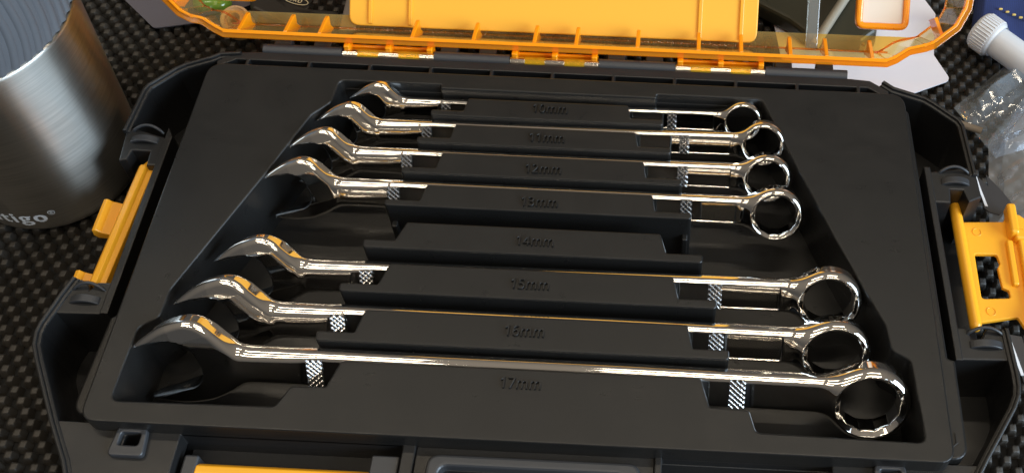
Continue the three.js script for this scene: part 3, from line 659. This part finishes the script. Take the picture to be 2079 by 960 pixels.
{ // roll of tape
  const pts = []; for (const [r, y] of [[2.2, 2], [5.6, 2], [6, 3], [6, 10], [5.6, 11], [4.6, 11], [4.2, 9.6], [3.2, 9.6], [2.8, 11], [2.2, 11], [2.2, 2]]) pts.push(new THREE.Vector2(r, y));
  const g = mm(new THREE.LatheGeometry(pts, 40), true); g.rotateX(0.35); g.translate(-0.1372, 0.004, -0.1205);
  const m = part('tape_roll', g, PH({ color: new THREE.Color(0.62, 0.42, 0.2), roughness: 0.5 }), scene); m.name = numbered('tape_roll'); m.userData = { label: 'small cream roll of tape under the left corner of the lid', category: 'tape roll' };
  const gg = new THREE.IcosahedronGeometry(7, 1); gg.scale(1.2, 0.7, 0.9); mm(gg, true); gg.translate(-0.153, 0.006, -0.133);
  const m2 = part('bottle_cap', gg, PH({ color: new THREE.Color(0.16, 0.30, 0.03), roughness: 0.2, clearcoat: 0.6 }), scene); m2.name = numbered('bottle_cap'); m2.userData = { label: 'green faceted cap under the left corner of the lid', category: 'cap' };
}
{ // folded blue cloth
  const nx = 60, nz = 60, P = [], UV = [], I = [];
  const A = V(164.5, 0, -142), ex = V(24, 0, 14.5), ez = V(8, 0, -40);
  for (let j = 0; j <= nz; j++) for (let i = 0; i <= nx; i++) {
    const u = i / nx, v = j / nz, p = A.clone().addScaledVector(ex, u * 1.6).addScaledVector(ez, v * 1.4);
    const edge = Math.min(u * 12, v * 14, 1);
    p.y = 0.2 + 4.2 * Math.sqrt(Math.max(0, edge)) + 0.8 * noise.noise(u * 4, v * 4, 1) * edge; P.push(p.x, p.y, p.z); UV.push(u * 40, v * 58);
  }
  for (let j = 0; j < nz; j++) for (let i = 0; i < nx; i++) { const a = j * (nx + 1) + i; I.push(a, a + 1, a + nx + 1, a + 1, a + nx + 2, a + nx + 1); }
  const g = new THREE.BufferGeometry(); g.setAttribute('position', new THREE.Float32BufferAttribute(P, 3)); g.setAttribute('uv', new THREE.Float32BufferAttribute(UV, 2)); g.setIndex(I); g.computeVertexNormals(); mm(g);
  const weave = dataTex(128, (u, v, x, y) => { const s = ((x >> 2) % 2 ? 20 : -15) + (rnd() - 0.5) * 60; return [150 + s, 150 + s, 150 + s]; });
  const cl = thing('blue_cloth', 'dark blue woven cloth with yellow stitching in the upper right corner', 'cloth');
  part('fabric', g, PH({ color: new THREE.Color(0.026, 0.050, 0.20), map: rep(weave, 0.012), roughness: 0.95, sheen: 0.3, side: THREE.DoubleSide }), cl);
  const st = []; for (let i = 0; i < 9; i++) { const x = 176 + i * 2.6, z = -151 + i * 1.5; st.push(rbox(x, x + 1.6, 4.6, 5.6, z - 0.35, z + 0.35, 0.3)); }
  part('stitching', st, PH({ color: new THREE.Color(0.65, 0.45, 0.12), roughness: 0.8 }), cl);
}
{ // translucent tube with ribbed cap
  const t = thing('plastic_tube', 'frosted white plastic tube with ribbed cap at the right edge, by the blue cloth', 'tube');
  const milky = PH({ color: new THREE.Color(0.76, 0.78, 0.81), roughness: 0.35, transmission: 0.25, thickness: 0 });
  const a = V(164.2, 9.2, -135.2), b = V(186, 8.2, -113.5), dir = b.clone().sub(a).normalize(), q = new THREE.Quaternion().setFromUnitVectors(V(0, 1, 0), dir);
  const prof = [[0, -0.2], [6.4, 0], [7.4, 0.6], [7.8, 1.6], [7.9, 8.6], [6.8, 9.6], [6.8, 10.2]];
  const cap = mm(new THREE.LatheGeometry(prof.map((p) => new THREE.Vector2(...p)), 48), true);
  const ribs = []; for (let i = 0; i < 36; i++) { const r = new THREE.CapsuleGeometry(0.32, 6, 3, 6); r.translate(7.85, 5, 0); r.rotateY(i / 36 * 6.2832); ribs.push(mm(r, true)); }
  const body = mm(new THREE.LatheGeometry([[6.2, 9], [6.2, 60], [5, 62], [0, 62]].map((p) => new THREE.Vector2(...p)), 40), true);
  const put = (g) => { g.applyQuaternion(q); g.translate(a.x * MM, a.y * MM, a.z * MM); return g; };
  const cm = part('cap', put(cap), milky, t); part('cap_rib', ribs.map(put), milky, cm);
  part('tube_body', put(body), milky, t);
}
{ // clear crumpled bag
  const film = PH({ color: new THREE.Color(0.80, 0.90, 1.0), roughness: 0.07, transmission: 0.86, thickness: 0, ior: 1.5, side: THREE.DoubleSide, clearcoat: 1, clearcoatRoughness: 0.05 });
  const bag = thing('plastic_bag', 'clear crumpled plastic bag at the right edge of the mat', 'bag');
  function crumple(c00, c10, c01, c11, h, s, res = 90) {
    const P = [], I = [], creases = [];
    for (let i = 0; i < 7; i++) creases.push([rnd() * 3.14, 10 + rnd() * 18, rnd() * 9, 1.0 + rnd() * 1.8]);
    for (let j = 0; j <= res; j++) for (let i = 0; i <= res; i++) {
      const u = i / res, v = j / res;
      const x = (c00[0] * (1 - u) + c10[0] * u) * (1 - v) + (c01[0] * (1 - u) + c11[0] * u) * v, z = (c00[1] * (1 - u) + c10[1] * u) * (1 - v) + (c01[1] * (1 - u) + c11[1] * u) * v;
      const edge = Math.min(1, 6 * Math.min(u, v, 1 - u, 1 - v));
      let fold = 0;                                  // sharp straight creases in many directions
      for (const [a, wl, ph, am] of creases) { const q = (x * Math.cos(a) + z * Math.sin(a)) / wl + ph + 0.5 * noise.noise(x * 0.03, z * 0.03, ph); fold += am * (Math.abs(q - Math.floor(q) - 0.5) * 2 - 0.5); }
      const y = h * (0.35 + 0.65 * Math.sin(Math.PI * Math.min(1, u * 0.7))) * (0.3 + 0.7 * edge) + edge * fold + 0.3 * noise.noise(x * 0.2, z * 0.2, s);
      P.push(x, Math.max(0.6, y), z);
    }
    for (let j = 0; j < res; j++) for (let i = 0; i < res; i++) { const a = j * (res + 1) + i; I.push(a, a + 1, a + res + 1, a + 1, a + res + 2, a + res + 1); }
    const g = new THREE.BufferGeometry(); g.setAttribute('position', new THREE.Float32BufferAttribute(P, 3)); g.setIndex(I);
    const n = g.toNonIndexed(); n.computeVertexNormals(); return mm(n);
  }
  part('bag_film', crumple([152.5, -98.5], [186, -131], [166, -74], [196, -84], 9, 1.3), film, bag);
  const film2 = film.clone(); film2.transmission = 0.7; film2.roughness = 0.12; film2.color.setRGB(0.88, 0.93, 1.0);
  part('bag_fold', crumple([164, -82], [188, -112], [159, -38], [184, -24], 15, 7.7), film2, bag);
}
{ // short wooden stick between case and bag
  const st = thing('wooden_stick', 'short tan wooden stick lying between the case and the bag', 'stick');
  const wood = PH({ color: new THREE.Color(0.17, 0.125, 0.08), roughness: 0.8 });
  part('stick', tube([[146, 1.4, -92.5], [154, 1.6, -89.6], [162, 1.4, -86.6]], 1.5, 12, 8), wood, st);
}

renderer.render(scene, camera);
